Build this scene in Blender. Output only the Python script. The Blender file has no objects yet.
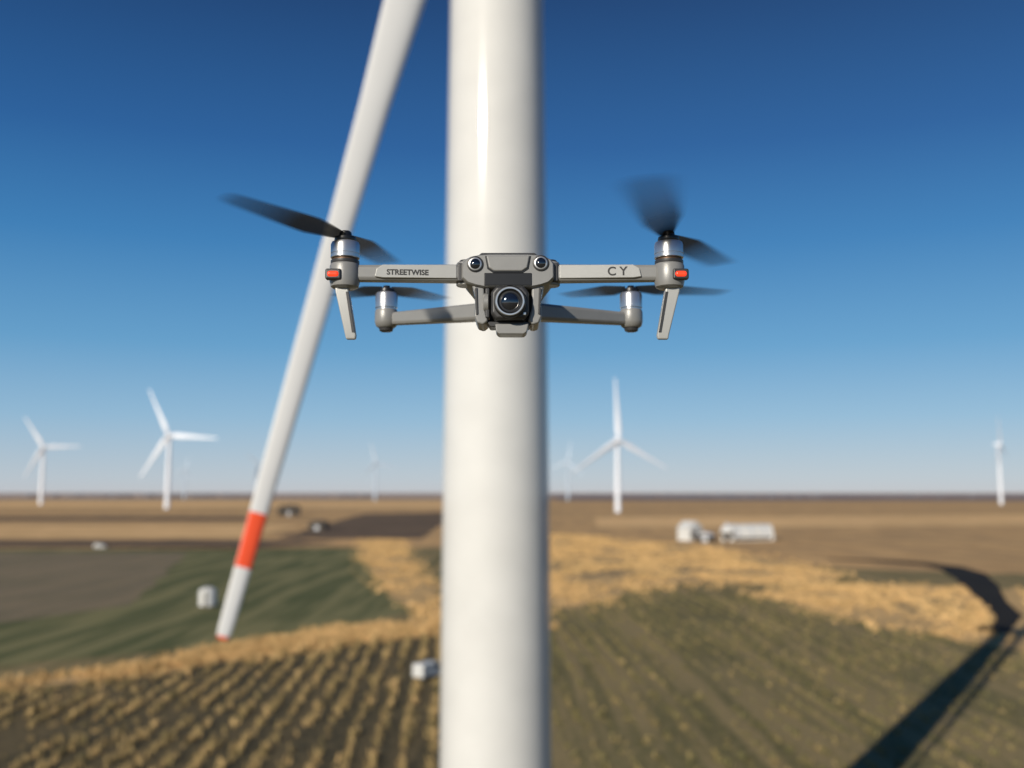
import bpy, bmesh, math, random
from mathutils import Vector, Matrix, geometry, noise as mnoise
random.seed(7)
scene=bpy.context.scene
H=25.0
D2R=math.radians

# ------------------------------------------------------------------ materials
def new_mat(name):
    m=bpy.data.materials.new(name); m.use_nodes=True
    nt=m.node_tree; b=nt.nodes["Principled BSDF"]
    return m,nt,b
def paint(name,col,rough=0.5,metal=0.0,var=0.06,scale=30.0,bump=0.0,bscale=200.0,coat=0.0,spec=0.5,crough=0.12):
    m,nt,b=new_mat(name)
    tc=nt.nodes.new("ShaderNodeTexCoord")
    n=nt.nodes.new("ShaderNodeTexNoise"); n.inputs["Scale"].default_value=scale; n.inputs["Detail"].default_value=5
    nt.links.new(tc.outputs["Object"],n.inputs["Vector"])
    mx=nt.nodes.new("ShaderNodeMix"); mx.data_type='RGBA'
    mx.inputs[6].default_value=(*[c*(1-var*2) for c in col],1)
    mx.inputs[7].default_value=(*[min(1,c*(1+var)) for c in col],1)
    nt.links.new(n.outputs["Fac"],mx.inputs[0]); nt.links.new(mx.outputs[2],b.inputs["Base Color"])
    b.inputs["Roughness"].default_value=rough; b.inputs["Metallic"].default_value=metal
    b.inputs["Coat Weight"].default_value=coat; b.inputs["Coat Roughness"].default_value=crough
    b.inputs["Specular IOR Level"].default_value=spec
    if bump>0:
        n2=nt.nodes.new("ShaderNodeTexNoise"); n2.inputs["Scale"].default_value=bscale; n2.inputs["Detail"].default_value=3
        nt.links.new(tc.outputs["Object"],n2.inputs["Vector"])
        bp=nt.nodes.new("ShaderNodeBump"); bp.inputs["Strength"].default_value=bump; bp.inputs["Distance"].default_value=0.0005
        nt.links.new(n2.outputs["Fac"],bp.inputs["Height"]); nt.links.new(bp.outputs[0],b.inputs["Normal"])
    return m
def field(name,c1,c2,c3,big=0.03,small=0.8,row=0.0,rowcol=None,rowamt=0.5,bump=0.5):
    m,nt,b=new_mat(name); L=nt.links.new; N=nt.nodes.new
    tc=N("ShaderNodeTexCoord")
    def nz(sc,det=6,vec=None):
        n=N("ShaderNodeTexNoise"); n.inputs["Scale"].default_value=sc; n.inputs["Detail"].default_value=det
        n.inputs["Roughness"].default_value=0.6
        L(vec or tc.outputs["Object"],n.inputs["Vector"]); return n.outputs["Fac"]
    def ramp(f,a,bb):
        r=N("ShaderNodeMapRange"); r.inputs["From Min"].default_value=a; r.inputs["From Max"].default_value=bb
        L(f,r.inputs["Value"]); return r.outputs[0]
    def mix(f,a,bb):
        x=N("ShaderNodeMix"); x.data_type='RGBA'; L(f,x.inputs[0])
        for i,v in ((6,a),(7,bb)):
            if isinstance(v,tuple): x.inputs[i].default_value=(*v,1)
            else: L(v,x.inputs[i])
        return x.outputs[2]
    c=mix(ramp(nz(big),0.4,0.6),c1,c2)
    c=mix(ramp(nz(small,8),0.45,0.68),c,c3)
    if row>0:
        mp=N("ShaderNodeMapping"); mp.vector_type='POINT'
        mp.inputs["Rotation"].default_value=(0,0,D2R(-3.5)); mp.inputs["Scale"].default_value=(1/row,1/90,1)
        L(tc.outputs["Object"],mp.inputs["Vector"])
        c_=mix(ramp(nz(1.0,2,mp.outputs[0]),0.45,0.55),(1,1,1),(0,0,0))
        mul=N("ShaderNodeMath"); mul.operation='MULTIPLY'; L(c_,mul.inputs[0]); mul.inputs[1].default_value=rowamt
        c=mix(mul.outputs[0],c,rowcol)
    L(c,b.inputs["Base Color"]); b.inputs["Roughness"].default_value=0.95; b.inputs["Specular IOR Level"].default_value=0.15
    bp=N("ShaderNodeBump"); bp.inputs["Strength"].default_value=bump; bp.inputs["Distance"].default_value=0.4
    L(nz(1.1,5),bp.inputs["Height"]); L(bp.outputs[0],b.inputs["Normal"])
    return m

M_white=paint("tower_paint",(0.61,0.61,0.595),0.6,var=0.06,scale=0.6,coat=0.8,crough=0.08,spec=.3)
M_blade=paint("blade_paint",(0.63,0.63,0.62),0.45,var=0.03,scale=0.5)
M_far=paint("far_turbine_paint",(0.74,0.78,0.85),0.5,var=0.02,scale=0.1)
M_far2=paint("hazy_turbine_paint",(0.45,0.54,0.65),0.7,var=0.02,scale=0.1)  # distance haze mixed into the colour, toward the sky tone
M_red=paint("blade_red",(0.80,0.085,0.022),0.4,var=0.05,scale=2)
M_grey=paint("drone_grey",(0.235,0.235,0.23),0.36,metal=.15,var=0.05,scale=60,bump=0.2,bscale=2500)
M_panel=paint("drone_panel",(0.40,0.40,0.385),0.32,metal=.15,var=0.04,scale=50,bump=0.2,bscale=2500)
M_dgrey=paint("drone_dark_grey",(0.034,0.034,0.036),0.40,var=0.08,scale=60,bump=0.2,bscale=2500)
M_black=paint("drone_black",(0.008,0.008,0.009),0.35,var=0.1,scale=60)
M_silver=paint("motor_metal",(0.60,0.60,0.60),0.28,metal=0.85,var=0.08,scale=80)
M_copper=paint("motor_winding",(0.12,0.07,0.04),0.5,metal=0.5,var=0.2,scale=500)
M_glass=paint("lens_glass",(0.006,0.008,0.014),0.05,var=0.1,coat=1.0,spec=0.8,crough=0.03)
M_text=paint("marking_ink",(0.02,0.02,0.02),0.5)
M_led,nt,b=new_mat("led_red")
b.inputs["Base Color"].default_value=(0.9,0.04,0.015,1); b.inputs["Roughness"].default_value=0.25
b.inputs["Emission Color"].default_value=(1,0.05,0.015,1); b.inputs["Emission Strength"].default_value=1.0
M_prop,nt,b=new_mat("propeller_plastic")
b.inputs["Base Color"].default_value=(0.018,0.015,0.014,1); b.inputs["Roughness"].default_value=0.4
at=nt.nodes.new("ShaderNodeAttribute"); at.attribute_name="spin"; nt.links.new(at.outputs["Fac"],b.inputs["Alpha"])

# ------------------------------------------------------------------ mesh helpers
def empty(name,loc=(0,0,0),rotz=0):
    e=bpy.data.objects.new(name,None); e.location=loc; e.rotation_euler=(0,0,rotz)
    scene.collection.objects.link(e); return e
def mobj(name,verts,faces,mat,parent=None,smooth=True,angle=35,bevel=0,loc=None,seg=3):
    me=bpy.data.meshes.new(name); me.from_pydata([tuple(v) for v in verts],[],faces)
    bm=bmesh.new(); bm.from_mesh(me); bmesh.ops.recalc_face_normals(bm,faces=bm.faces); bm.to_mesh(me); bm.free()
    for mm in (mat if isinstance(mat,list) else [mat]): me.materials.append(mm)
    o=bpy.data.objects.new(name,me); scene.collection.objects.link(o)
    if smooth:
        me.shade_smooth(); me.set_sharp_from_angle(angle=D2R(angle))
    if bevel:
        md=o.modifiers.new("b",'BEVEL'); md.width=bevel; md.segments=seg; md.limit_method='ANGLE'; md.angle_limit=D2R(25); md.harden_normals=True
    if parent: o.parent=parent
    if loc: o.location=loc
    return o
def loft(name,secs,mat,parent=None,scale=1.0,**k):
    n=len(secs[0]); V=[]; F=[]
    for s in secs: V+= [Vector(p)*scale for p in s]
    for i in range(len(secs)-1):
        for j in range(n):
            a=i*n+j; b_=i*n+(j+1)%n; F.append((a,b_,b_+n,a+n))
    F.append(tuple(range(n))); F.append(tuple(range((len(secs)-1)*n,len(secs)*n)))
    return mobj(name,V,F,mat,parent,**k)
def box(name,x0,x1,y0,y1,z0,z1,mat,parent=None,s=1.0,bevel=0,**k):
    return loft(name,[[(x0,y0,z0),(x1,y0,z0),(x1,y0,z1),(x0,y0,z1)],[(x0,y1,z0),(x1,y1,z0),(x1,y1,z1),(x0,y1,z1)]],mat,parent,scale=s,bevel=bevel,**k)
def lathe(name,prof,mat,parent=None,c=(0,0,0),axis='z',s=1.0,n=40,**k):
    V=[];F=[]
    for r,h in prof:
        for j in range(n):
            a=2*math.pi*j/n; u=r*math.cos(a); v=r*math.sin(a)
            p=(u,v,h) if axis=='z' else (u,h,v) if axis=='y' else (h,u,v)
            V.append(((c[0]+p[0])*s,(c[1]+p[1])*s,(c[2]+p[2])*s))
    for i in range(len(prof)-1):
        for j in range(n):
            F.append((i*n+j,i*n+(j+1)%n,(i+1)*n+(j+1)%n,(i+1)*n+j))
    F.append(tuple(range(n))); F.append(tuple(range((len(prof)-1)*n,len(prof)*n)))
    return mobj(name,V,F,mat,parent,**k)

# ------------------------------------------------------------------ DRONE (mm, then *0.001)
S=0.001
drone=empty("camera_drone",(-0.004,0.984,H+0.2018))
def sec(pts,y,sx=1,zc=20,sz=1,dz=0):
    return [(x*sx,y,(z-zc)*sz+zc+dz) for x,z in pts]
half=[(0,37),(20,37),(30,36.4),(38,34.6),(44,31.5),(47,27),(47,12),(42,7),(34,4),(24,2),(0,2)]
ring=half+[(-x,z) for x,z in reversed(half[1:-1])]
hull=[sec(ring,-1.5,0.955,20,0.90),sec(ring,0.5,0.985,20,0.965),sec(ring,5,1,20,1),sec(ring,30,1,20,1.02),
      sec(ring,60,0.93,20,1.10),sec(ring,110,0.82,20,1.05,1),sec(ring,170,0.74,20,0.98,1),sec(ring,198,0.66,20,0.9,1),sec(ring,206,0.5,20,0.6,1)]
loft("fuselage",hull,M_grey,drone,scale=S,angle=28)
def extr(name,poly,y0,y1,mat,bevel=0,**k):
    return loft(name,[[(x,y0,z) for x,z in poly],[(x,y1,z) for x,z in poly]],mat,drone,scale=S,bevel=bevel*S,**k)
extr("brow_plate",[(-22,34.5),(22,34.5),(19.5,22),(14,18.5),(-14,18.5),(-19.5,22)],-3.6,4,M_grey,bevel=1.6)
extr("brow_gap",[(-23.2,34.4),(23.2,34.4),(20.8,21),(15,17),(-15,17),(-20.8,21)],-2.1,4,M_black,bevel=0.5)
extr("top_cover",[(-30,36.6),(30,36.6),(27,39.2),(-27,39.2)],4,120,M_dgrey,bevel=1.2)
for s,nm in((-1,"l"),(1,"r")):
    extr("cheek_"+nm,[(s*x,z) for x,z in [(37,7),(24,10),(23.5,-18),(20,-31),(25,-35),(31,-33),(34,-26),(33,-6)]],3,48,M_grey,bevel=2.0)
    extr("cheek_trim_"+nm,[(s*x,z) for x,z in [(33.6,2),(31,3),(30,-24),(32.2,-25)]],1.6,4.5,M_dgrey,bevel=0.5)
    cx=s*33; cz=27 if s>0 else 26
    lathe("vision_bezel_"+nm,[(8.0,3),(8.2,-2.4),(7.7,-3.2),(7.0,-3.4),(6.6,-2.6)],M_dgrey,drone,(cx,0,cz),'y',S)
    lathe("vision_ring_"+nm,[(6.5,0),(6.5,-3.2),(5.4,-3.4),(5.0,-2.6)],M_silver,drone,(cx,0,cz),'y',S)
    lathe("vision_lens_"+nm,[(5.4,0),(5.4,-3.0),(4.4,-3.9),(3.0,-4.5),(1.4,-4.85),(0.2,-4.9)],M_glass,drone,(cx,0,cz),'y',S)
    lathe("hinge_"+nm,[(9,7),(10,8),(10,30),(9,31.5),(5,32)],M_grey,drone,(s*43,17,0),'z',S)
    lathe("hinge_cap_"+nm,[(7,31.6),(7,33.2),(6,34)],M_dgrey,drone,(s*43,17,0),'z',S)
extr("bay_back",[(-25,8),(25,8),(23,-28),(-23,-28)],36,50,M_black)
extr("bay_roof",[(-25,8),(25,8),(25,3),(-25,3)],6,36,M_black)
extr("bay_lintel",[(-24,17),(24,17),(24,4),(-24,4)],-2.3,6,M_black,bevel=.8)
# gimbal
gx,gz=2,-14
loft("gimbal_camera",[[(gx+x*a,y,gz+z*a) for x,z in [(-19,-11),(-19,11),(-14,17),(14,17),(19,11),(19,-11),(14,-17),(-14,-17)]] for y,a in((-7,0.9),(-4,1),(20,1),(25,0.85))],M_dgrey,drone,scale=S,bevel=1.6*S)
lathe("lens_barrel",[(16.2,0),(16.2,-10.5),(15.4,-12),(13.6,-12.2)],M_black,drone,(gx,0,gz),'y',S,n=56)
lathe("lens_ring",[(14.6,-5),(14.6,-13.4),(14.0,-14.2),(12.7,-14.2),(12.2,-12.5),(12.2,-9)],M_silver,drone,(gx,0,gz),'y',S,n=56)
lathe("lens_cone",[(12.1,-8),(12.1,-13.2),(10.8,-12.4),(9.6,-11.6)],M_black,drone,(gx,0,gz),'y',S,n=56)
lathe("lens_glass",[(9.8,-9),(9.8,-11.4),(8.4,-12.9),(6,-14.1),(3,-14.8),(0.2,-15)],M_glass,drone,(gx,0,gz),'y',S,n=56)
box("gimbal_yoke",-23,-18.5,2,16,-28,6,M_dgrey,drone,S,bevel=1.3*S)
lathe("gimbal_roll_motor",[(9,0),(10,1),(10,5),(8.5,6)],M_grey,drone,(-25,8,-12),'x',S)
box("gimbal_arm",-20,20,14,24,4,9,M_dgrey,drone,S,bevel=1.3*S)
box("gimbal_screws",15,18,-8.5,-5,-27,-24,M_silver,drone,S,bevel=0.6*S)
extr("chin_plate",[(-13,-34),(21,-34),(19,-42),(16,-44.5),(-9,-44.5),(-12,-42)],2,26,M_grey,bevel=1.3)
extr("chin_bar",[(-22,-31),(25,-31),(21,-36.5),(-18,-36.5)],6,30,M_dgrey,bevel=1.2)
extr("belly",[(-22,6),(22,6),(18,-12),(-18,-12)],48,90,M_dgrey,bevel=2)
def arm(name,x0,x1,ya,yb,za,zb,mat,t0=18,t1=14):
    secs=[]
    for i,t in enumerate([0,0.06,0.3,0.7,0.93,1.0]):
        x=x0+(x1-x0)*t; yc=ya+(yb-ya)*t; lo=za[0]+(zb[0]-za[0])*t; hi=za[1]+(zb[1]-za[1])*t; w=(t0+(t1-t0)*t)/2
        secs.append([(x,yc-w*.75,lo),(x,yc-w,lo+3),(x,yc-w,hi-3),(x,yc-w*.7,hi),(x,yc+w*.7,hi),(x,yc+w,hi-3),(x,yc+w,lo+3),(x,yc+w*.75,lo)])
    return loft(name,secs,mat,drone,scale=S,bevel=1.0*S)
for s,nm,mx in((-1,"l",-165),(1,"r",163)):
    arm("front_arm_"+nm,s*44,mx-s*8,14,6,(10.5,28),(10,26),M_grey)
    x0=s*52; x1=s*126
    P=[(x0,12.8),(x0,26.6),(x1,25.8),(x1+s*6,22),(x1+s*8,13.5),(x1,12.4)]
    loft("arm_panel_"+nm,[[(x,y+(-abs(x)+44)*0.072,z) for x,z in P] for y in(4.5,8)],M_panel,drone,scale=S,bevel=0.7*S)
    box("arm_root_"+nm,min(s*45,s*51),max(s*45,s*51),3.8,24,9.5,28.6,M_dgrey,drone,S,bevel=1.5*S)
    lathe("motor_mount_"+nm,[(11,2),(14,4),(15.2,9),(15.2,25),(14,27.5)],M_grey,drone,(mx,5,0),'z',S)
    lathe("motor_base_"+nm,[(13.6,26),(14.4,27.5),(14.4,30.5),(13,31)],M_dgrey,drone,(mx,5,0),'z',S)
    lathe("motor_winding_"+nm,[(12.6,30),(12.6,34)],M_copper,drone,(mx,5,0),'z',S)
    lathe("motor_bell_"+nm,[(13.9,33),(14.6,33.6),(14.6,36.4),(14.1,36.8),(14.1,37.6),(14.6,38),(14.6,47),(13.6,49.6),(10.5,51)],M_silver,drone,(mx,5,0),'z',S,angle=25)
    lathe("prop_hub_"+nm,[(10.6,50.6),(11.2,52),(10.6,55),(6.5,56.5),(6,60),(4.5,61.5)],M_black,drone,(mx,5,0),'z',S)
    tx0,tx1=(mx-10*1,mx+4) if s<0 else (mx-4,mx+11)
    bx0,bx1=(mx+2,mx+13) if s<0 else (mx-14,mx-2)
    loft("landing_leg_"+nm,[[(tx0,-1,9),(tx1,-1,9),(tx1,11,9),(tx0,11,9)],
        [(tx0+(bx0-tx0)*.15,-2,-2),(tx1+(bx1-tx1)*.15,-2,-2),(tx1+(bx1-tx1)*.15,10,-2),(tx0+(bx0-tx0)*.15,10,-2)],
        [(bx0,0,-46),(bx1,0,-46),(bx1,7,-46),(bx0,7,-46)],[(bx0+1,0.5,-50),(bx1-.5,.5,-50),(bx1-.5,6,-50),(bx0+1,6,-50)]],M_panel,drone,scale=S,bevel=1.6*S)
    def lp(t,y):
        a0=tx0+(bx0-tx0)*t; a1=tx1+(bx1-tx1)*t; z=9-56*t
        return [(a1-3.4,y,z),(a1-.9,y,z),(a1-.9,1,z),(a1-3.4,1,z)] if s<0 else [(a0+.9,y,z),(a0+3.4,y,z),(a0+3.4,1,z),(a0+.9,1,z)]
    loft("leg_inlay_"+nm,[lp(.2,-2.6),lp(.93,-.9)],M_dgrey,drone,scale=S)
    lx=mx+s*9
    box("led_housing_"+nm,lx-8,lx+8,-12.5,-4,8.5,19.5,M_dgrey,drone,S,bevel=2*S)
    box("led_"+nm,lx-5.8,lx+5.8,-14.2,-9,10.8,16.8,M_led,drone,S,bevel=2.6*S)
    rx=s*150
    arm("rear_arm_"+nm,s*26,rx-s*6,140,218,(-7,13),(1,16),M_grey,t0=22,t1=15)
    lathe("rear_mount_"+nm,[(10,-2),(12.5,0),(14,5),(14,17),(13,20)],M_grey,drone,(rx,220,0),'z',S)
    lathe("rear_foot_"+nm,[(6,-7),(8,-6),(9,-2)],M_dgrey,drone,(rx,220,0),'z',S)
    lathe("rear_motor_"+nm,[(12.2,20),(12.2,22),(13.6,22.4),(13.6,38),(12.5,41),(9,42)],M_silver,drone,(rx,220,0),'z',S)
    lathe("rear_hub_"+nm,[(9.5,42),(10,43),(9.5,46),(5,47.5),(4,50)],M_black,drone,(rx,220,0),'z',S)

def prop(name,c,d,L,sweep,zt=0,amax=0.97,pitch=20,chord=25):
    ang=math.atan2(d[1],d[0]); V=[];F=[];A=[]
    nt_,nu=22,13
    for i in range(nt_+1):
        t=i/nt_; r=(6+(L-6)*t)
        ch=chord*( (0.42+0.58*min(1,t/0.28)) if t<0.28 else (1-0.62*((t-0.28)/0.72)**1.3))
        if t>0.94: ch*=max(0.25,1-((t-0.94)/0.06)**2*0.75)
        p=D2R(pitch*(1.2-0.7*t))
        W=ch+D2R(sweep)*r*1.0
        for j in range(nu):
            u=-1+2*j/(nu-1)
            off=u*W/2; aa=ang+off/r*0.98
            side=Vector((-math.sin(ang),math.cos(ang)));sg=-1 if side.y>0 else 1
            z=c[2]+zt*t + sg*u*ch/2*math.sin(p)+1.2*(1-u*u)
            V.append(((c[0]+math.cos(aa)*r)*S,(c[1]+math.sin(aa)*r)*S,z*S))
            core=ch/W; e=1-abs(u); blur=max(0.16,(1-core)*1.0)
            a=min(1,e/blur); a=a*a*(3-2*a)*min(1.0,core*1.3+0.14)
            if t>0.88:a*=1-(t-.88)/.12*.75
            A.append(a*amax)
    for i in range(nt_):
        for j in range(nu-1):
            a=i*nu+j; F.append((a,a+1,a+nu+1,a+nu))
    o=mobj(name,V,F,M_prop,drone)
    att=o.data.attributes.new("spin",'FLOAT','POINT')
    for i,a in enumerate(A): att.data[i].value=a
    return o
prop("propeller_blade_1",(-165,5,56),(-.092,-.092),140,13,zt=13,chord=27)
prop("propeller_blade_2",(-165,5,56),(.035,.118),118,16,zt=-4)
prop("propeller_blade_3",(163,5,56),(-.036,-.115),140,30,zt=21,chord=27)
prop("propeller_blade_4",(163,5,56),(.076,.10),132,18,zt=-7)
prop("propeller_blade_5",(-150,220,47),(-.075,.06),95,16)
prop("propeller_blade_6",(-150,220,47),(.066,.075),104,18)
prop("propeller_blade_7",(149,220,47),(-.08,.05),98,20)
prop("propeller_blade_8",(149,220,47),(.12,.03),134,18)

def text(name,body,x,z,y,size,rot=0):
    cu=bpy.data.curves.new(name,'FONT'); cu.body=body; cu.size=size*S; cu.extrude=0.0001; cu.offset=0.00022
    cu.materials.append(M_text)
    o=bpy.data.objects.new(name,cu); scene.collection.objects.link(o); o.parent=drone
    o.location=(x*S,y*S,z*S); o.rotation_euler=(D2R(90),0,rot)
text("arm_marking_l","STREETWISE",-122,15.6,-1.35,7.6,D2R(4.12))
text("arm_marking_r","C Y",100,15.0,0.25,12.5,D2R(-4.12))

# ------------------------------------------------------------------ WIND TURBINE (near)
A_=D2R(32); s2=Vector((math.sin(A_),math.cos(A_),0)); n2=Vector((math.cos(A_),-math.sin(A_),0))
TX,TY=-0.64,40.0
turb=empty("wind_turbine",(TX,TY,0))
lathe("tower",[(2.9,-0.2),(2.9,0.35),(2.26,0.36),(2.20,10),(2.165,17),(2.13,25),(2.05,36),(1.955,46),(1.8,56),(1.65,66.2)],M_white,turb,n=128,angle=60)
box("tower_door",-0.5,0.5,-2.33,-2.2,0.7,2.9,M_dgrey,turb,bevel=0.03)
box("door_steps",-0.7,0.7,-3.6,-2.3,0.0,0.7,M_grey,turb)
hubz=H+43.7
C=Vector((2.85*n2.x,2.85*n2.y,hubz))
Mx=Matrix((( n2.x,s2.x,0),(n2.y,s2.y,0),(0,0,1)))
def xf(p): return Mx@Vector(p)+Vector((0,0,hubz))
ns=[]
for x,a in((-4.6,.75),(-4.2,.92),(-2,1),(1.0,1),(1.4,.85)):
    ns.append([xf((x,y*a,z*a)) for y,z in[(-1.1,-1.5),(-1.5,-1.1),(-1.5,1.1),(-1.1,1.5),(1.1,1.5),(1.5,1.1),(1.5,-1.1),(1.1,-1.5)]])
loft("nacelle",ns,M_white,turb)
V=[];F=[];pr=[(1.2,1.2),(1.2,1.6),(1.35,1.9),(1.35,3.4),(1.1,4.0),(.6,4.4),(.05,4.6)]
for r,h in pr:
    for j in range(32):
        a=j*math.pi/16; V.append(xf((h,r*math.cos(a),r*math.sin(a))))
for i in range(len(pr)-1):
    for j in range(32): F.append((i*32+j,i*32+(j+1)%32,(i+1)*32+(j+1)%32,(i+1)*32+j))
mobj("spinner",V,F,M_white,turb)
Lb=50.05
def blade(name,axis,chd,parent,origin,L,mats,bands,cscale=1.0,n=20):
    thk=axis.cross(chd).normalized()
    rs=[1.0,2.5,5,9,14,20,26,30,34,38,43,46.9,46.901,48.3,48.301,49.2,49.75,49.751,49.98,50.05]
    T=[(1,1.7),(2.5,1.7),(5,1.9),(9,2.3),(14,2.2),(20,1.9),(26,1.62),(30,1.27),(34,.93),(38,.74),(43,.60),(46.9,.47),(48.3,.42),(49.2,.385),(49.75,.36),(49.98,.32),(50.05,.2)]
    if not bands: T=[(1,1.9),(2.5,1.9),(5,2.3),(9,2.9),(14,2.6),(26,1.75),(38,1.1),(46.9,.75),(49.75,.45),(50.05,.2)]
    def ch(r):
        for (a,ca),(b_,cb) in zip(T,T[1:]):
            if a<=r<=b_+1e-6: return ca+(cb-ca)*(r-a)/(b_-a)
        return T[-1][1]
    V=[];F=[];MI=[]
    for r in rs:
        c=ch(r)*cscale; tk=1.0 if r<3 else (0.55 if r<6 else (0.32 if r<12 else 0.26))
        for j in range(n):
            a=2*math.pi*j/n; x=math.cos(a); y=math.sin(a)
            px_=x*c/2 - (0 if r<4 else c*0.02); py_=y*c/2*tk*(1.0 if r<3 else (1-0.45*x))
            V.append(origin+axis*(r*L/50.05)+chd*px_+thk*py_)
    for i in range(len(rs)-1):
        mi=1 if (rs[i]>46.9005 and rs[i+1]<48.3005) or rs[i]>=49.9 else 0
        if not bands: mi=0
        for j in range(n):
            F.append((i*n+j,i*n+(j+1)%n,(i+1)*n+(j+1)%n,(i+1)*n+j)); MI.append(mi)
    F.append(tuple(range(n)));MI.append(0);F.append(tuple(range((len(rs)-1)*n,len(rs)*n)));MI.append(1 if bands else 0)
    o=mobj(name,V,F,mats,parent,angle=50)
    for p,mi in zip(o.data.polygons,MI): p.material_index=mi
    return o
tip=Vector((-6.92-TX,24.3-TY,H-3.51))
ax0=(tip-C).normalized()
chd0=Vector((math.cos(D2R(28)),math.sin(D2R(28)),0)); chd0=(chd0-ax0*chd0.dot(ax0)).normalized()
for k in range(3):
    R=Matrix.Rotation(D2R(120*k),3,n2)
    blade("rotor_blade_%d"%(k+1),R@ax0,R@(-chd0),turb,C,Lb,[M_blade,M_red],True)

# ------------------------------------------------------------------ distant turbines
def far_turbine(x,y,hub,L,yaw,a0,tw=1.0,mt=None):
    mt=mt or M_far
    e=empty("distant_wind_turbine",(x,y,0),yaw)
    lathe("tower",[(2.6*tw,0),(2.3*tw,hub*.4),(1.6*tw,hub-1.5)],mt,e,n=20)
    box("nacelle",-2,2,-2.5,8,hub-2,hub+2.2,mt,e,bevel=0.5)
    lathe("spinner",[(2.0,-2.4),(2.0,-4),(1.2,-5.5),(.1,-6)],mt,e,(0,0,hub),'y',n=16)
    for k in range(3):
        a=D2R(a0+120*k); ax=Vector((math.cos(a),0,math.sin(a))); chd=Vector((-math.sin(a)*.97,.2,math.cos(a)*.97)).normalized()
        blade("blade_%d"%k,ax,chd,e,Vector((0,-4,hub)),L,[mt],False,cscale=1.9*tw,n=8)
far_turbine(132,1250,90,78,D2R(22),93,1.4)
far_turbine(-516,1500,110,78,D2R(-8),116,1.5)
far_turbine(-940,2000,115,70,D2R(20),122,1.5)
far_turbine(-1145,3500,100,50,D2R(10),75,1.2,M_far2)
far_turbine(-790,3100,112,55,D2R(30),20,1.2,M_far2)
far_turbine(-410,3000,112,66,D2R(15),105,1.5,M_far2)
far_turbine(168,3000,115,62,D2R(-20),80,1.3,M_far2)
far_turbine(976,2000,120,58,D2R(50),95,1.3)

# ------------------------------------------------------------------ GROUND
def sheet(name,poly,z,mat,jit=2.0,step=6.0):
    P=[]
    n=len(poly)
    for i in range(n):
        a=Vector(poly[i]);b_=Vector(poly[(i+1)%n]);d=(b_-a).length
        st=max(step,d/60); k=max(1,int(d/st))
        nr=Vector((-(b_-a).y,(b_-a).x)).normalized()
        for q in range(k):
            p=a.lerp(b_,q/k); nn=mnoise.noise(Vector((p.x*.05,p.y*.05,z*99)))+.5*mnoise.noise(Vector((p.x*.2,p.y*.2,z*99)))
            P.append(p+nr*nn*jit*2)
    tris=geometry.tessellate_polygon([[Vector((p.x,p.y,0)) for p in P]])
    o=mobj(name,[(p.x,p.y,z) for p in P],[tuple(t) for t in tris],mat,smooth=False)
    return o
G_olive=field("olive_field",(0.118,0.108,0.045),(0.155,0.138,0.060),(0.25,0.19,0.09),row=3.2,rowcol=(0.30,0.225,0.11),rowamt=.7)
G_crop=field("crop_field",(0.065,0.056,0.032),(0.085,0.072,0.040),(0.15,0.115,0.06),row=2.5,rowcol=(0.16,0.12,0.06),rowamt=.5)
G_green=field("green_field",(0.082,0.098,0.036),(0.105,0.115,0.045),(0.14,0.13,0.06),row=4.6,rowcol=(0.22,0.20,0.09),rowamt=.85)
G_dusty=field("dusty_field",(0.19,0.155,0.10),(0.15,0.13,0.08),(0.24,0.185,0.11),row=5,rowcol=(0.26,0.20,0.12),rowamt=.5)
G_straw=field("straw_field",(0.62,0.41,0.19),(0.52,0.34,0.15),(0.36,0.25,0.115),big=.08)
G_brown=field("brown_field",(0.54,0.33,0.145),(0.42,0.27,0.125),(0.64,0.40,0.18),big=.006,small=.05,row=14,rowcol=(0.36,0.235,0.115),rowamt=.5,bump=.15)
G_tan=field("tan_field",(0.74,0.47,0.215),(0.60,0.38,0.17),(0.80,0.52,0.25),big=.004,small=.04,bump=.1)
G_dark=field("ploughed_field",(0.13,0.09,0.058),(0.18,0.12,0.072),(0.10,0.075,0.05),big=.01,small=.1)
G_haze=field("far_land",(0.46,0.36,0.29),(0.54,0.41,0.32),(0.36,0.30,0.27),big=.0006,small=.004,bump=.05)  # pale, pinkish colour stands in for haze over the distant land
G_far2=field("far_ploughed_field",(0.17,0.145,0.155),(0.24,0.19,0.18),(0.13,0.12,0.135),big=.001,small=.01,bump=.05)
G_shadow=field("painted_shadow",(0.014,0.013,0.013),(0.020,0.018,0.016),(0.028,0.024,0.02))  # near-black colour standing in for cast shadow on the ground

mobj("ground",[(-30000,-3000,0),(30000,-3000,0),(30000,30000,0),(-30000,30000,0)],[(0,1,2,3)],G_olive,smooth=False)
sheet("brown_field",[(-4000,430),(-120,440),(-60,455),(20,450),(60,400),(110,330),(170,300),(300,270),(4000,270),(9000,3600),(-9000,3600)],0.02,G_brown,jit=3)
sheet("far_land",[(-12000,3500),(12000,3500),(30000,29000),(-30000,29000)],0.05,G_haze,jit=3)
sheet("tan_field",[(-1100,1700),(-100,1600),(-60,2600),(-1800,2600)],0.04,G_tan)
sheet("tan_field",[(60,700),(420,760),(900,700),(1500,1000),(700,1150),(80,980)],0.04,G_tan)
sheet("tan_field",[(-600,560),(-330,545),(-150,560),(-160,760),(-700,740)],0.04,G_tan)
sheet("ploughed_field",[(-900,462),(-112,455),(-88,500),(-110,525),(-900,520)],0.045,G_dark)
sheet("ploughed_field",[(-128,540),(-48,540),(-70,1250),(-170,1150)],0.045,G_dark)
sheet("ploughed_field",[(-1000,900),(-230,880),(-260,1020),(-1300,1020)],0.045,G_dark)
sheet("ploughed_field",[(140,3000),(7000,2500),(12000,6500),(200,7000)],0.07,G_far2)
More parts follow.
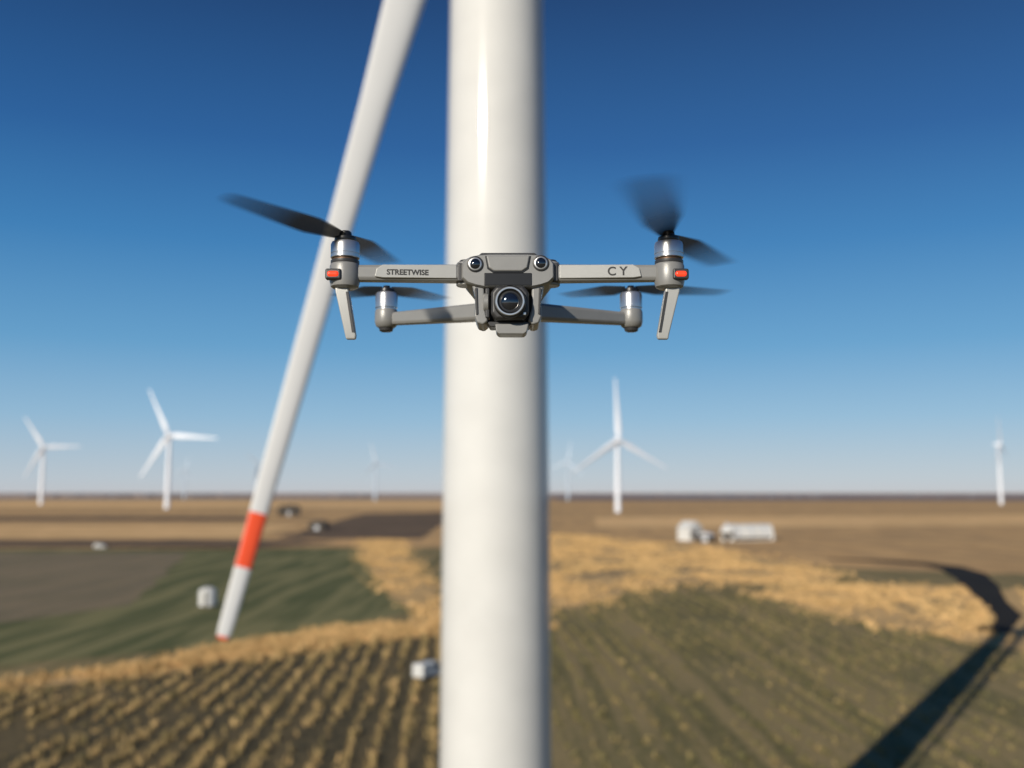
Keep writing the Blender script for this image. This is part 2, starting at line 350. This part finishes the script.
sheet("ploughed_field",[(-6000,4300),(-300,4300),(-300,5200),(-8000,5200)],0.07,G_far2)
sheet("green_field",[(-72,148),(-37,176),(-21,214),(-72,455),(-420,425),(-300,220),(-140,140)],0.02,G_green,jit=1)
sheet("dusty_field",[(-110,170),(-84,225),(-135,420),(-430,415),(-310,200)],0.04,G_dusty,jit=1)
sheet("crop_field",[(-130,60),(-3,60),(2,182),(-14,182),(-32,168),(-50,141),(-66,127),(-130,112)],0.02,G_crop,jit=1)
STRIPS={
 "D":[(-79,530),(-58,530),(-42,400),(-30,330),(-10,192),(-20,205),(-21,214),(-50,345)],
 "B":[(-140,112),(-66,128),(-50,141),(-38,160),(-28,170),(-12,180),(6,186),(6,193),(-18,198),(-34,184),(-42,172),(-54,147),(-68,132),(-140,117)],
 "G":[(0,640),(30,600),(60,520),(88,455),(101,320),(96,290),(77,272),(50,280),(33,262),(12,216),(4,230),(-4,330)],
 "H":[(58,247),(72,262),(92,277),(122,262),(200,262),(240,200),(125,146),(82,156),(74,180),(66,205)],
}
SHADOW_BEND=[(88,180),(92,186),(104,207),(115,236),(126,262),(136,285),(146,312),(151,338),(147,358),(134,374),(118,380),(118,374),(131,362),(140,344),(138,324),(130,298),(121,272),(110,240),(99,210),(90,191),(86,183)]  # outline of the painted curve that extends the tower's cast shadow
for k,p in STRIPS.items(): sheet("straw_grassland",p,0.06,G_straw,jit=2.6,step=3)
sheet("green_field",[(-2,330),(22,300),(50,300),(62,330),(40,372),(6,380)],0.08,G_dusty,jit=4,step=3)
sheet("green_field",[(86,200),(98,222),(104,240),(92,236),(80,215)],0.08,G_dusty,jit=3,step=3)
sheet("painted_shadow_bend",SHADOW_BEND,0.10,G_shadow,jit=.4,step=3)  # dark sheet painting the bent far end of the turbine's shadow

# ------------------------------------------------------------------ tufts
def tuft_mat(name,c1,c2,c3):
    m,nt,b=new_mat(name); tc=nt.nodes.new("ShaderNodeTexCoord")
    n=nt.nodes.new("ShaderNodeTexNoise"); n.inputs["Scale"].default_value=.35; n.inputs["Detail"].default_value=6; n.inputs["Roughness"].default_value=.7
    nt.links.new(tc.outputs["Object"],n.inputs["Vector"])
    r=nt.nodes.new("ShaderNodeValToRGB"); r.color_ramp.elements[0].position=.36; r.color_ramp.elements[0].color=(*c1,1)
    r.color_ramp.elements[1].position=.66; r.color_ramp.elements[1].color=(*c3,1)
    e=r.color_ramp.elements.new(.5); e.color=(*c2,1)
    nt.links.new(n.outputs["Fac"],r.inputs[0]); nt.links.new(r.outputs[0],b.inputs["Base Color"])
    b.inputs["Roughness"].default_value=.85; b.inputs["Specular IOR Level"].default_value=.2
    return m
T_straw=tuft_mat("straw_tufts",(0.30,0.21,0.09),(0.60,0.39,0.17),(0.78,0.53,0.25))
T_crop=tuft_mat("crop_tufts",(0.15,0.125,0.055),(0.36,0.26,0.115),(0.62,0.42,0.19))
T_green=tuft_mat("green_tufts",(0.11,0.11,0.044),(0.20,0.17,0.07),(0.42,0.30,0.135))
def tufts(name,pts,h,spread,bw,mat,nb=6):
    V=[];F=[]
    for x,y,k in pts:
        for i in range(nb):
            a=random.uniform(0,6.283); r=random.uniform(0,spread)*k; bx=x+r*math.cos(a); by=y+r*math.sin(a)
            hh=h*k*random.uniform(.5,1.15); b2=random.uniform(0,6.283); w=bw*k*random.uniform(.6,1.3)
            dx,dy=math.cos(b2)*w,math.sin(b2)*w; lx,ly=random.uniform(-.35,.35)*hh,random.uniform(-.35,.35)*hh
            i0=len(V); V+=[(bx-dx,by-dy,0),(bx+dx,by+dy,0),(bx+dx*.5+lx*.7,by+dy*.5+ly*.7,hh*.75),(bx+lx,by+ly,hh)]
            F+=[(i0,i0+1,i0+2),(i0,i0+2,i0+3)]
    me=bpy.data.meshes.new(name); me.from_pydata(V,[],F); me.materials.append(mat)
    o=bpy.data.objects.new(name,me); scene.collection.objects.link(o); return o
def inpoly(x,y,P):
    c=False;j=len(P)-1
    for i in range(len(P)):
        if (P[i][1]>y)!=(P[j][1]>y) and x<(P[j][0]-P[i][0])*(y-P[i][1])/(P[j][1]-P[i][1])+P[i][0]: c=not c
        j=i
    return c
def onbend(x,y): return inpoly(x,y,SHADOW_BEND) or inpoly(x,y+5,SHADOW_BEND) or inpoly(x,y+9,SHADOW_BEND)
def scatter(P,n,edge=3,thr=0.0):
    xs=[p[0] for p in P];ys=[p[1] for p in P];out=[]
    t=0
    while len(out)<n and t<n*20:
        t+=1; x=random.uniform(min(xs)-edge,max(xs)+edge);y=random.uniform(min(ys)-edge,max(ys)+edge)
        if inpoly(x+random.gauss(0,edge*.7),y+random.gauss(0,edge*1.3),P) and not onbend(x,y):
            d=mnoise.noise(Vector((x*.06,y*.04,3)))+.5*mnoise.noise(Vector((x*.2,y*.12,5)))
            if d+random.uniform(-.3,.5)>thr: out.append((x,y,random.uniform(.5,1.2)*(1+.5*d)))
    return out
pts=scatter(STRIPS["B"],4600,2.2)+scatter([(-52,150),(-40,172),(-30,180),(-28,168),(-40,150)],900,2)
tufts("dry_grass",pts,1.0,.5,.09,T_straw,nb=8)
tufts("dry_grass",scatter(STRIPS["G"],11000,7,.05),.8,.9,.15,T_straw)
tufts("dry_grass",scatter(STRIPS["H"],10000,5,.05),.8,.8,.12,T_straw)
tufts("dry_grass",scatter(STRIPS["D"],3000,4),.7,.8,.15,T_straw)
CROP=[(-130,70),(-2,70),(3,180),(-14,180),(-32,166),(-50,140),(-66,126),(-130,112)]
pts=[]
for r in range(0,60):
    x0=-130+r*2.7+4
    y=72
    while y<182:
        x=x0-.06*(y-90)+random.gauss(0,.25)
        if inpoly(x,y,CROP) and mnoise.noise(Vector((x*.09,y*.07,0)))+random.uniform(-.4,.8)>0: pts.append((x,y,random.uniform(.4,1.3)))
        y+=random.uniform(.35,.9)
tufts("crop_stubble",pts,.85,.48,.08,T_crop,nb=9)
pts=[]
GR=[(3,72),(130,72),(125,146),(82,156),(66,205),(58,247),(33,262),(12,214),(4,200)]
for r in range(0,70):
    x0=-10+r*2.7
    y=74
    while y<262:
        x=x0-.06*(y-90)+random.gauss(0,.28)
        if inpoly(x,y,GR) and mnoise.noise(Vector((x*.06,y*.05,9)))+random.uniform(-.5,.8)>0: pts.append((x,y,random.uniform(.4,1.2)))
        y+=random.uniform(.4,1.2)
tufts("field_grass",pts,.55,.5,.09,T_green,nb=8)

# distant tree line mass
V=[];F=[]
for i in range(1200):
    x=random.uniform(-5200,5200); y=random.uniform(4300,5600)
    if mnoise.noise(Vector((x*.0014,0,4)))<.0: continue
    w=random.uniform(8,26);h=random.uniform(4,13);i0=len(V);k=7
    for j in range(k):
        a=j*6.283/k; V.append((x+w*math.cos(a),y+w*math.sin(a),0))
    for j in range(k):
        a=j*6.283/k+.3; V.append((x+w*.8*math.cos(a)*random.uniform(.7,1.1),y+w*.8*math.sin(a),h*random.uniform(.6,1)))
    V.append((x,y,h*1.1))
    for j in range(k):
        F.append((i0+j,i0+(j+1)%k,i0+k+(j+1)%k,i0+k+j)); F.append((i0+k+j,i0+k+(j+1)%k,i0+2*k))
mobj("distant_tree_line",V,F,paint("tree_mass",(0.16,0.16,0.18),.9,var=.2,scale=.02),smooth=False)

# ------------------------------------------------------------------ farm buildings and vehicles
M_wall=paint("white_cladding",(0.60,0.60,0.58),.5,var=.12,scale=.4)
M_roof=paint("pale_roof",(0.45,0.47,0.50),.4,var=.08,scale=.4)
M_shed=paint("dark_timber",(0.06,0.05,0.04),.8,var=.2,scale=.8)
M_tyre=paint("tyre",(0.02,0.02,0.02),.8)
def hoop_barn(x,y,w,l,h,rot,mat=None):
    e=empty("hoop_barn",(x,y,0),rot); n=16; arc=[(w/2*math.cos(math.pi*j/n),1.8+(h-1.8)*math.sin(math.pi*j/n)) for j in range(n+1)]
    P=[(w/2,0)]+arc+[(-w/2,0)]
    loft("shell",[[(p[0],yy,p[1]) for p in P] for yy in(-l/2,l/2)],mat or M_wall,e)
    box("door",-w*.16,w*.16,-l/2-.08,-l/2-.01,0,h*.55,M_shed,e)
    for q in(-.3,0,.3):
        P2=[(a*1.012,b_*1.012) for a,b_ in P]; loft("rib_%d"%int(q*10),[[(p[0],l*q+yy,p[1]) for p in P2] for yy in(-.5,.5)],M_roof,e)
    for sd_ in(-1,1):
        xa,xb=sorted((sd_*(w/2+.08),sd_*(w/2+.14))); box("side_vent",xa,xb,-l*.42,l*.42,.6,1.9,M_shed,e)
def shed(name,x,y,w,l,h,rot,mw,mr,eave=.65):
    e=empty(name,(x,y,0),rot)
    box("walls",-w/2,w/2,-l/2,l/2,0,h*eave,mw,e)
    P=[(-w/2-.4,h*eave),(w/2+.4,h*eave),(0,h)]
    loft("roof",[[(p[0],yy,p[1]+.01) for p in P] for yy in(-l/2-.4,l/2+.4)],mr,e)
    box("door",-1.4,1.4,-l/2-.06,-l/2-.01,0,h*.45,M_shed if mw is M_wall else M_roof,e)
    for q in(-.32,.32): box("window_%d"%(q>0),w*q-.9,w*q+.9,-l/2-.06,-l/2-.01,h*.2,h*.48,M_glass,e)
hoop_barn(122,520,9,25,8.5,D2R(-74))
shed("farm_shed",110,514,6,5,9.5,D2R(-15),M_wall,M_roof)
shed("white_farmhouse",92,520,9,9,10,D2R(35),M_wall,M_wall)
shed("farm_shed",98,508,8,6,5,D2R(-25),M_shed,M_roof)
shed("farm_shed",-233,1050,22,14,12,D2R(8),M_shed,M_shed,.85)
shed("farm_shed",-128,665,11,8,6.5,D2R(-8),M_shed,M_shed,.8)
def van(x,y,rot):
    e=empty("parked_van",(x,y,0),rot)
    prof=[(-2.4,.4),(-2.4,2.0),(-2.25,2.15),(1.0,2.15),(1.7,1.35),(2.45,1.15),(2.55,.4)]
    loft("body",[[(p[0],yy,p[1]) for p in prof] for yy in(-.95,.95)],M_wall,e,bevel=.08)
    loft("side_glass",[[(p[0],yy,p[1]) for p in[(.1,1.4),(.1,1.95),(.95,1.95),(1.45,1.4)]] for yy in(-.97,.97)],M_glass,e)
    loft("windscreen",[[(1.06,yy,2.12),(1.72,yy,1.38),(1.74,yy,1.40),(1.08,yy,2.14)] for yy in(-.8,.8)],M_glass,e)
    for i,(wx,wy) in enumerate([(-1.5,-.85),(1.6,-.85),(-1.5,.85),(1.6,.85)]):
        lathe("wheel_%d"%i,[(.2,-.13),(.36,-.12),(.36,.12),(.2,.13)],M_tyre,e,(wx,wy,.36),'y',n=20)
    box("bumper",2.5,2.62,-.9,.9,.35,.6,M_shed,e)
van(-11.2,138,D2R(55)); van(-183,447,D2R(10))
e=empty("water_tank",(-66.7,222,0))
lathe("shell",[(1.9,.3),(1.9,3.4),(1.6,3.9),(.6,4.3),(.1,4.35)],M_wall,e,n=28)
lathe("base",[(2.1,0),(2.1,.3)],M_shed,e,n=28)
lathe("hatch",[(.4,4.3),(.4,4.6)],M_shed,e,n=14)
box("ladder",-.25,.25,-2.05,-1.93,.3,3.6,M_shed,e)

# ------------------------------------------------------------------ light, sky, camera
EL=22.0
sd=Vector((-math.sin(A_)*math.cos(D2R(EL)),-math.cos(A_)*math.cos(D2R(EL)),math.sin(D2R(EL))))
sl=bpy.data.lights.new("sun",'SUN'); sl.energy=5.0; sl.angle=D2R(.5); sl.color=(1,.92,.79)
so=bpy.data.objects.new("sun",sl); so.rotation_euler=(-sd).to_track_quat('-Z','Y').to_euler(); scene.collection.objects.link(so)
w=bpy.data.worlds.new("World"); scene.world=w; w.use_nodes=True; nt=w.node_tree
STR=0.09
bg=nt.nodes["Background"]; sk=nt.nodes.new("ShaderNodeTexSky"); sk.sky_type='NISHITA'; sk.sun_disc=False
sk.sun_elevation=D2R(EL); sk.sun_rotation=math.atan2(sd.x,sd.y); sk.air_density=1.0; sk.dust_density=0.4; sk.ozone_density=2.2; sk.altitude=300
# clear-air colour of the dome by elevation, blended with the physical sky
tc=nt.nodes.new("ShaderNodeTexCoord"); sx=nt.nodes.new("ShaderNodeSeparateXYZ"); nt.links.new(tc.outputs["Generated"],sx.inputs[0])
rp=nt.nodes.new("ShaderNodeValToRGB"); nt.links.new(sx.outputs["Z"],rp.inputs[0]); cr=rp.color_ramp
stops=[(0.0,(.52,.55,.61)),(0.012,(.48,.56,.65)),(0.072,(.27,.47,.67)),(0.142,(.115,.34,.60)),(0.24,(.035,.205,.48)),(0.332,(.013,.108,.33)),(0.46,(.005,.046,.165)),(0.8,(.002,.03,.12))]
cr.elements[0].position=stops[0][0]; cr.elements[0].color=(*stops[0][1],1)
cr.elements[1].position=stops[-1][0]; cr.elements[1].color=(*stops[-1][1],1)
for p,c in stops[1:-1]:
    e_=cr.elements.new(p); e_.color=(*c,1)
vm=nt.nodes.new("ShaderNodeVectorMath"); vm.operation='SCALE'; vm.inputs["Scale"].default_value=1/STR
nt.links.new(rp.outputs[0],vm.inputs[0])
mx=nt.nodes.new("ShaderNodeMix"); mx.data_type='RGBA'; mx.inputs[0].default_value=0.86
nt.links.new(sk.outputs[0],mx.inputs[6]); nt.links.new(vm.outputs[0],mx.inputs[7])
nt.links.new(mx.outputs[2],bg.inputs["Color"]); bg.inputs["Strength"].default_value=STR
cam=bpy.data.cameras.new("camera"); co=bpy.data.objects.new("camera",cam); scene.collection.objects.link(co); scene.camera=co
co.location=(0,0,H); co.rotation_euler=(D2R(90+6.19),0,0)
cam.lens=35; cam.sensor_width=36; cam.clip_start=.05; cam.clip_end=60000
cam.dof.use_dof=True; cam.dof.focus_distance=.99; cam.dof.aperture_fstop=4.1
scene.view_settings.view_transform='Standard'; scene.view_settings.look='None'; scene.view_settings.exposure=0
